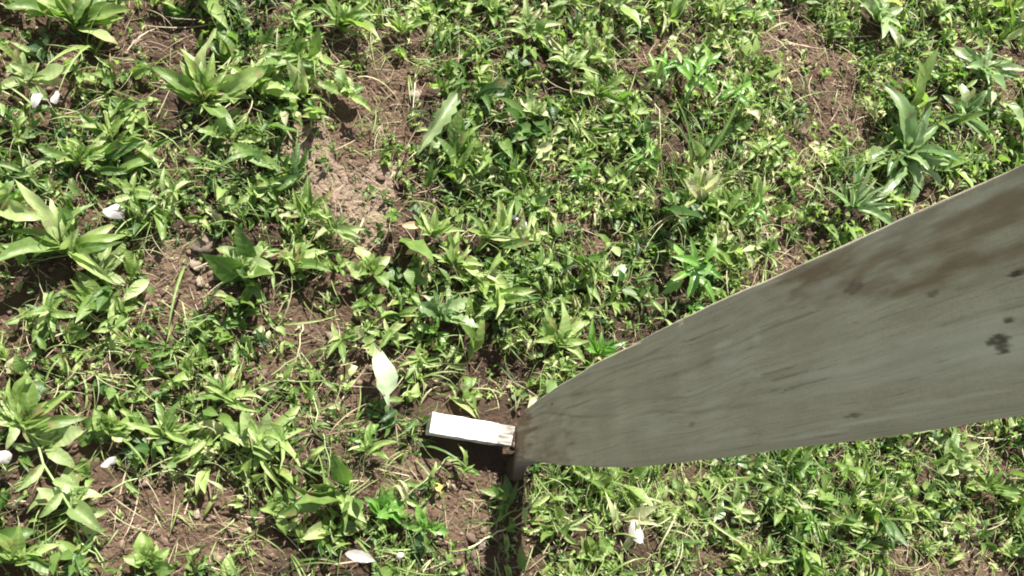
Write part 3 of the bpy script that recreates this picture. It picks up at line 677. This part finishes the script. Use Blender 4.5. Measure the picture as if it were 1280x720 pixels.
lone(735, 240, 'ovate', 'dead', .02, 0, 'tan dead leaf bit in the middle of the cover', name='dead_leaf')
def petal(px, py, mat, r, asp, label, rz, z=.05, tilt=(.1, .1)):
    V = [(0, 0, .18)]; n = 14
    for ring, q in ((1, .55), (2, 1)):
        for i in range(n):
            a_ = 2 * math.pi * i / n; rr = q * (1 + (.07 * math.sin(3 * a_ + px) + .05 * math.sin(5 * a_)) * ring / 2)
            V.append((rr * math.cos(a_), rr * asp * math.sin(a_), .13 if ring == 1 else -.10 + .30 * math.cos(2 * a_ + px) + .12 * math.sin(5 * a_ + py)))
    me = bpy.data.meshes.new('petal')
    Fc = [(0, 1 + i, 1 + (i + 1) % n) for i in range(n)] + [(1 + i, 1 + n + i, 1 + n + (i + 1) % n, 1 + (i + 1) % n) for i in range(n)]
    me.from_pydata(V, [], Fc); me.materials.append(M[mat])
    for p_ in me.polygons: p_.use_smooth = True
    r *= .86; x, y = gp(px, py, z); return tag(obj('petal', me, loc=(x, y, gz(x, y) + z), rot=(tilt[0], tilt[1], R(rz)), scale=r), label, 'petal')
petal(792, 665, 'petal', .0195, .68, 'round white petal lying below the stake, right of its shadow', 110)
petal(137, 578, 'petal', .012, .5, 'white petal lying by the reddish soil at lower left', 35)
petal(143, 265, 'petal', .016, .75, 'white petal at left beside a small bare hole', 10)
petal(70, 125, 'petal', .012, .5, 'white petal near the upper left corner', 80)
petal(47, 127, 'petal', .014, .5, 'white tipped petal beside the upper left pale rosette', 75)
petal(5, 572, 'petal', .012, .8, 'white petal at the left edge, lower half', 0)
petal(498, 694, 'petal', .006, .8, 'tiny white petal at the bottom edge right of the long one', 30)
petal(655, 280, 'mauve', .010, .7, 'pale mauve petal in the middle of the cover', 60, z=.04)
petal(643, 272, 'mauve', .008, .5, 'second pale mauve petal touching the first', 0, z=.04)
def stone(px, py, r, label, rz=0, mat='stone'):
    import bmesh
    bm = bmesh.new(); bmesh.ops.create_icosphere(bm, subdivisions=3, radius=1)
    for v in bm.verts:
        c = v.co; f = 1 + .75 * float(fbm(c.x * 1.9 + px, c.y * 1.9 + c.z * 1.6, 5, 4)); v.co = Vector((c.x * 1.2 * f, c.y * .9 * f, c.z * .65 * f))
    me = bpy.data.meshes.new('stone'); bm.to_mesh(me); bm.free(); me.materials.append(M[mat])
    for p_ in me.polygons: p_.use_smooth = True
    x, y = gp(px, py); return tag(obj('stone', me, loc=(x, y, gz(x, y) + r * .25), rot=(.1, .1, rz), scale=r * .8), label, 'stone')
for a in [(256, 313, .018, 'pale brown lump of stone above the reddish crumbly soil', .5), (518, 123, .013, 'pale rounded stone right of the tan soil patch', 1), (626, 148, .018, 'cream rounded stone in the upper middle', 2),
          (245, 335, .010, 'small pale pebble below the lump of stone', 0), (368, 645, .010, 'small pinkish pebble right of the reddish bare soil', 0), (246, 642, .007, 'tiny grey pebble on the reddish bare soil', 1),
          (418, 420, .014, 'grey brown stone by the dark soil left of centre', .3), (600, 682, .008, 'tiny round pebble in front of the stake shadow', 1), (172, 60, .010, 'pale pebble on the dark soil at upper left', 1),
          (770, 205, .008, 'tiny brown pebble in the trampled middle', 1), (250, 355, .008, 'small brown pebble in the reddish crumbly patch', 2)]: stone(*a)

# ------------------------------------------------------------------ the wooden stake (a tapered plank standing on its point)
# outline in its own face plane: (height, near edge y, far edge y)
prof = [(-.06, .078, .098), (.0, .074, .107), (.022, .074, .109), (.030, .075, .108), (.036, .090, .112), (.042, .096, .146), (.052, .101, .159), (.062, .1065, .161), (.082, .101, .1715), (.12, .096, .176),
        (.16, .091, .1815), (.20, .0865, .1858), (.25, .0815, .1893), (.30, .0775, .192), (.37, .072, .1955), (.45, .0700, .1988), (.55, .068, .2010), (.65, .0665, .2018), (1.25, .0662, .2018)]
pz_, pa_, pb_ = np.array(prof).T
zs = np.concatenate([np.arange(-.06, .03, .006), np.arange(.03, .1, .0025), np.arange(.1, 1.2501, .003)])
A = np.interp(zs, pz_, pa_) + .0016 * fbm(zs * 9, zs * 0, 90, 6); B = np.interp(zs, pz_, pb_) + .0022 * fbm(zs * 9, zs * 0 + 5, 91, 6)
thk = np.interp(zs, [-.06, 0, .033, .05, .2, 1.25], [.014, .014, .015, .036, .040, .040])
NF, NS, NR = 110, 10, 4; rad = .0026
rows = []; 
for z, a_, b_, th in zip(zs, A, B, thk):
    x0 = STAKE_X0; x1 = x0 + th; r = min(rad, (b_ - a_) * .2); P = []
    def arc(cx_, cy_, s, e): return [(cx_ + r * math.cos(R(s + (e - s) * i / NR)), cy_ + r * math.sin(R(s + (e - s) * i / NR))) for i in range(NR + 1)]
    P += arc(x0 + r, a_ + r, 270, 180)
    yy = np.linspace(a_ + r, b_ - r, NF)[1:-1]; P += [(x0, v) for v in yy]
    P += arc(x0 + r, b_ - r, 180, 90)
    P += [(v, b_) for v in np.linspace(x0 + r, x1 - r, NS)[1:-1]]
    P += arc(x1 - r, b_ - r, 90, 0)
    P += [(x1, v) for v in np.linspace(b_ - r, a_ + r, 12)[1:-1]]
    P += arc(x1 - r, a_ + r, 0, -90)
    P += [(v, a_) for v in np.linspace(x1 - r, x0 + r, NS)[1:-1]]
    rows.append(np.array([(p_[0], p_[1], z) for p_ in P]))
V = np.concatenate(rows); k = len(rows[0]); nr = len(rows)
# worn relief of the face: long shallow grain ridges and a few dents
front = V[:, 0] < STAKE_X0 + .0008
ridge = .0011 * fbm(V[:, 1] * 170 + 1.2 * fbm(V[:, 2] * 5, V[:, 1] * 20, 50, 2), V[:, 2] * 5, 51, 3)
dent = np.zeros(len(V))
rs_ = np.random.default_rng(4)
for i in range(70):
    cy_, cz_ = rs_.uniform(.07, .2), rs_.uniform(.1, 1.2); s = rs_.uniform(.0015, .004); dent += .0009 * np.exp(-((V[:, 1] - cy_) / s) ** 2 - ((V[:, 2] - cz_) / (s * rs_.uniform(1, 5))) ** 2)
V[:, 0] += np.where(front, ridge + dent, 0)
i0 = np.arange(nr - 1)[:, None] * k; j = np.arange(k)[None]; jn = (j + 1) % k
Fq = np.stack([i0 + j, i0 + jn, i0 + k + jn, i0 + k + j], -1).reshape(-1, 4)[:, ::-1]
# end cap on top as a fan of quads (centre doubled)
vc = len(V); V = np.vstack([V, [[STAKE_X0 + .02, .134, 1.25]]])
base = (nr - 1) * k
cap = np.array([(base + q, base + (q + 1) % k, vc, vc) for q in range(0, k)])
# stains: brown along the far edge, tip and shoulder, dark blotches, pale rubbed spots; the broad pale areas are painted light
y_, z_ = V[:, 1], V[:, 2]
def blob(cz, cy, sz, sy, f=1.0, s=0, soft=1.0):
    q = ((z_ - cz) / sz) ** 2 + ((y_ - cy) / sy) ** 2
    return np.clip(f * (1.25 - q + 1.6 * fbm(y_ * 150, z_ * 30, 100 + s, 5)), 0, 1)
bz = lambda px, py: (lambda d: (CAMH + d[2] * (STAKE_X0 / d[0]), d[1] * (STAKE_X0 / d[0])))(ray(px, py))
brown = np.zeros(len(V)); dark = brown.copy(); pale = brown.copy()
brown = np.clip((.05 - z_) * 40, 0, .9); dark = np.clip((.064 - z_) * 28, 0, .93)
for (px, py, sz, sy, f) in [(1190, 300, .13, .020, .8), (1080, 325, .10, .018, .75), (1250, 275, .10, .02, .8), (970, 370, .06, .012, .35), (655, 540, .035, .022, 1.), (675, 530, .05, .02, .45), (700, 555, .06, .02, .3), (1110, 350, .05, .012, .7), (1040, 330, .07, .010, .9), (1230, 320, .12, .012, .9), (652, 560, .04, .045, 1.4), (655, 530, .05, .04, 1.4), (690, 560, .08, .04, .6)]:
    c = bz(px, py); brown = np.maximum(brown, f * np.clip(1.25 * blob(c[0], c[1], sz, sy * 1.15, .65), 0, 1) * np.clip(.85 + .6 * fbm(y_ * 260, z_ * 9, 140, 4) + .9 * fbm(y_ * 60, z_ * 40, 141, 4), .15, 1))
for (px, py, sz, sy, f) in [(1248, 425, .009, .0030, .85), (1262, 400, .004, .002, .8), (1272, 340, .006, .002, .9), (1254, 436, .006, .003, .8), (690, 505, .004, .002, .9), (1068, 358, .010, .004, .5), (1165, 368, .006, .002, .5),
                             (985, 470, .02, .0009, .35), (960, 490, .03, .0008, .3), (930, 480, .012, .001, .25), (1065, 520, .01, .0012, .6), (870, 585, .01, .002, .4), (865, 530, .007, .0025, .4), (1000, 482, .04, .0007, .4), (975, 462, .025, .0006, .4), (890, 415, .05, .0010, .3), (990, 400, .06, .0010, .3)]:
    c = bz(px, py); dark = np.maximum(dark, f * np.clip(1.6 * blob(c[0], c[1], sz, sy, 1.2, 1) + 1.6 * fbm(y_ * 520, z_ * 300, 130, 3) * (blob(c[0], c[1], sz, sy, 1.2, 1) > 0) - .25, 0, 1))
for (px, py, sz, sy, f) in [(910, 447, .022, .011, .75), (912, 452, .012, .006, .95), (908, 446, .009, .009, .8), (905, 430, .010, .004, .6), (1020, 365, .02, .010, .28), (1110, 285, .02, .006, .35), (1160, 290, .006, .003, .5), (1210, 255, .03, .004, .35), (938, 465, .004, .0015, .8), (950, 468, .005, .0015, .8), (925, 540, .01, .004, .4), (1120, 300, .006, .003, .5), (820, 540, .02, .006, .25), (1150, 505, .02, .002, .5), (730, 492, .004, .002, .5), (945, 420, .004, .012, .4), (1180, 440, .12, .022, .45), (1080, 460, .08, .018, .3), (900, 545, .02, .003, .5), (1010, 545, .03, .0016, .6), (1100, 524, .03, .0016, .6), (1190, 500, .03, .0016, .5), (1065, 300, .008, .005, .5), (1130, 345, .006, .004, .5), (860, 470, .015, .003, .35)]:  # small rubbed spots; the broad entries paint brighter light into the face colour
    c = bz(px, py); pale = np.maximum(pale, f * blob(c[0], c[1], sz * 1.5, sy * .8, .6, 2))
# long dark grain lines that curve with the tapered shoulder
for (c0, s) in ((.012, .0020), (.022, .0014), (.034, .0024), (.047, .0013), (.06, .0018)):
    bnd = np.interp(z_, zs, B); yy = bnd - c0 * np.clip(z_ / .35, .4, 1.6) + .004 * np.sin(z_ * 17 + c0 * 300) + .0030 * fbm(z_ * 9, z_ * 0 + c0 * 99, 7, 3)
    dark = np.maximum(dark, .42 * np.exp(-((y_ - yy) / s) ** 2) * np.clip((.75 - z_) * 6, 0, 1) * np.clip(.5 + fbm(z_ * 14, y_ * 0 + c0 * 50, 8, 2), 0, 1))
me = bpy.data.meshes.new('board')
me.from_pydata(V.tolist(), [], [tuple(f) for f in Fq.tolist()] + [(int(c[0]), int(c[1]), int(c[2])) for c in cap])
for p_ in me.polygons: p_.use_smooth = True
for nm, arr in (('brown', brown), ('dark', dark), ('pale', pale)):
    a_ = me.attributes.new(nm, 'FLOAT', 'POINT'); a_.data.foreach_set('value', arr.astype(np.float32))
m, t, out = newmat('weathered_wood'); L = t.links.new
tc = N(t, 'ShaderNodeTexCoord'); mp = N(t, 'ShaderNodeMapping'); mp.inputs['Scale'].default_value = (90, 90, 3.2); L(tc.outputs['Object'], mp.inputs[0])
wn = N(t, 'ShaderNodeTexNoise'); wn.inputs['Scale'].default_value = 5; L(tc.outputs['Object'], wn.inputs['Vector'])
va = N(t, 'ShaderNodeVectorMath', operation='MULTIPLY_ADD'); L(wn.outputs['Color'], va.inputs[0]); va.inputs[1].default_value = (2.2, 2.2, 0); L(mp.outputs[0], va.inputs[2])
g1 = N(t, 'ShaderNodeTexNoise'); g1.inputs['Scale'].default_value = 1; g1.inputs['Detail'].default_value = 6; g1.inputs['Roughness'].default_value = .6; L(va.outputs[0], g1.inputs['Vector'])
g2 = N(t, 'ShaderNodeTexNoise'); g2.inputs['Scale'].default_value = 14; g2.inputs['Detail'].default_value = 7; L(tc.outputs['Object'], g2.inputs['Vector'])
mp2 = N(t, 'ShaderNodeMapping'); mp2.inputs['Scale'].default_value = (520, 520, 11); L(tc.outputs['Object'], mp2.inputs[0])
va2 = N(t, 'ShaderNodeVectorMath', operation='MULTIPLY_ADD'); L(wn.outputs['Color'], va2.inputs[0]); va2.inputs[1].default_value = (12, 12, 0); L(mp2.outputs[0], va2.inputs[2])
g3 = N(t, 'ShaderNodeTexNoise'); g3.inputs['Scale'].default_value = 1; g3.inputs['Detail'].default_value = 5; g3.inputs['Roughness'].default_value = .65; L(va2.outputs[0], g3.inputs['Vector'])
g4 = N(t, 'ShaderNodeTexNoise'); g4.inputs['Scale'].default_value = 420; g4.inputs['Detail'].default_value = 3; L(tc.outputs['Object'], g4.inputs['Vector'])
f1 = N(t, 'ShaderNodeMix', data_type='FLOAT'); f1.inputs[0].default_value = .5; L(g1.outputs['Fac'], f1.inputs[2]); L(g2.outputs['Fac'], f1.inputs[3])
rp = ramp(t, [(.30, (.28, .242, .185)), (.5, (.405, .362, .288)), (.70, (.54, .495, .41))]); f2 = N(t, 'ShaderNodeMix', data_type='FLOAT'); f2.inputs[0].default_value = .26; L(f1.outputs[0], f2.inputs[2]); L(g3.outputs['Fac'], f2.inputs[3])
f3 = N(t, 'ShaderNodeMix', data_type='FLOAT'); f3.inputs[0].default_value = .16; L(f2.outputs[0], f3.inputs[2]); L(g4.outputs['Fac'], f3.inputs[3])
L(f3.outputs[0], rp.inputs[0])
ck = N(t, 'ShaderNodeMapRange'); L(g3.outputs['Fac'], ck.inputs[0]); ck.inputs[1].default_value = .40; ck.inputs[2].default_value = .31; ck.inputs[3].default_value = 0; ck.inputs[4].default_value = .42
cx_ = N(t, 'ShaderNodeMix', data_type='RGBA'); L(ck.outputs[0], cx_.inputs[0]); L(rp.outputs[0], cx_.inputs[6]); cx_.inputs[7].default_value = (.12, .105, .08, 1)
cur = cx_.outputs[2]
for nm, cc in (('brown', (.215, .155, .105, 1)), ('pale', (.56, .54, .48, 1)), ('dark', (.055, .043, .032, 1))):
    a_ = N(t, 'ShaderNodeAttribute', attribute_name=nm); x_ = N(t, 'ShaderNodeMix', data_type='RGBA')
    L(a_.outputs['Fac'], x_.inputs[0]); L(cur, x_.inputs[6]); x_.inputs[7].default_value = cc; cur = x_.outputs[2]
bm_ = N(t, 'ShaderNodeBump'); bm_.inputs['Strength'].default_value = .8; bm_.inputs['Distance'].default_value = .0025; L(f3.outputs[0], bm_.inputs['Height'])
p = N(t, 'ShaderNodeBsdfPrincipled'); L(cur, p.inputs['Base Color']); L(bm_.outputs[0], p.inputs['Normal']); p.inputs['Roughness'].default_value = .9; p.inputs['Specular IOR Level'].default_value = .10
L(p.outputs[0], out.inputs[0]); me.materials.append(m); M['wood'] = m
# origin at the foot
me.transform(Matrix.Translation((-.43, -.09, 0)))
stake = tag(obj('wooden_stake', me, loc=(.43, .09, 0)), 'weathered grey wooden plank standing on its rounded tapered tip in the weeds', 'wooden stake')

# ------------------------------------------------------------------ white painted block lying against the stake foot
m, t, out = newmat('white_paint'); L = t.links.new
tc = N(t, 'ShaderNodeTexCoord'); n1 = N(t, 'ShaderNodeTexNoise'); n1.inputs['Scale'].default_value = 60; n1.inputs['Detail'].default_value = 6; L(tc.outputs['Object'], n1.inputs['Vector'])
rp = ramp(t, [(.36, (.30, .25, .21)), (.44, (.52, .475, .44)), (.62, (.66, .62, .60))]); L(n1.outputs['Fac'], rp.inputs[0])
p = N(t, 'ShaderNodeBsdfPrincipled'); L(rp.outputs[0], p.inputs['Base Color']); p.inputs['Roughness'].default_value = .6
b_ = N(t, 'ShaderNodeBump'); b_.inputs['Strength'].default_value = .3; b_.inputs['Distance'].default_value = .001; L(n1.outputs['Fac'], b_.inputs['Height']); L(b_.outputs[0], p.inputs['Normal'])
L(p.outputs[0], out.inputs[0]); M['paint'] = m
m, t, out = newmat('bare_block_wood'); L = t.links.new
tc = N(t, 'ShaderNodeTexCoord'); mp = N(t, 'ShaderNodeMapping'); mp.inputs['Scale'].default_value = (60, 320, 320); L(tc.outputs['Object'], mp.inputs[0])
n1 = N(t, 'ShaderNodeTexNoise'); n1.inputs['Scale'].default_value = 1; n1.inputs['Detail'].default_value = 5; L(mp.outputs[0], n1.inputs['Vector'])
rp = ramp(t, [(.35, (.11, .095, .08)), (.6, (.30, .28, .25))]); L(n1.outputs['Fac'], rp.inputs[0])
p = N(t, 'ShaderNodeBsdfPrincipled'); L(rp.outputs[0], p.inputs['Base Color']); p.inputs['Roughness'].default_value = .85
b_ = N(t, 'ShaderNodeBump'); b_.inputs['Strength'].default_value = .7; b_.inputs['Distance'].default_value = .002; L(n1.outputs['Fac'], b_.inputs['Height']); L(b_.outputs[0], p.inputs['Normal'])
L(p.outputs[0], out.inputs[0]); M['bare'] = m
import bmesh
def block(x0, x1, w0, w1, h, seg, seed, mat, name, parent):
    bm = bmesh.new(); bmesh.ops.create_cube(bm, size=1)
    for v in bm.verts:
        u = v.co.x + .5; w_ = w0 + (w1 - w0) * u; v.co = Vector((x0 + (x1 - x0) * u, v.co.y * w_, (v.co.z + .5) * h))
    bmesh.ops.bevel(bm, geom=list(bm.edges), offset=.0010, segments=2, affect='EDGES', profile=.6)
    bmesh.ops.subdivide_edges(bm, edges=[e for e in bm.edges if e.calc_length() > .01], cuts=seg, use_grid_fill=True)
    for v in bm.verts:
        v.co += Vector((.0, .0009, .0007)) * (float(fbm(v.co.x * 160, v.co.y * 160 + v.co.z * 90, seed, 3)) * 1.4)
    me = bpy.data.meshes.new(name); bm.to_mesh(me); bm.free(); me.materials.append(mat)
    return obj(name, me, parent)
Lb = .1285
e = emp('wooden_block', .2895, .1535, .017); e.rotation_euler = (0, 0, -math.atan2(.016, .128))
tag(e, 'short white painted wooden block lying with its grey end against the foot of the stake', 'wooden block')
block(0, .1035, .0305, .0298, .028, 8, 3, M['paint'], 'painted_section', e)
block(.1037, Lb, .0298, .0292, .0275, 5, 5, M['bare'], 'bare_end', e)
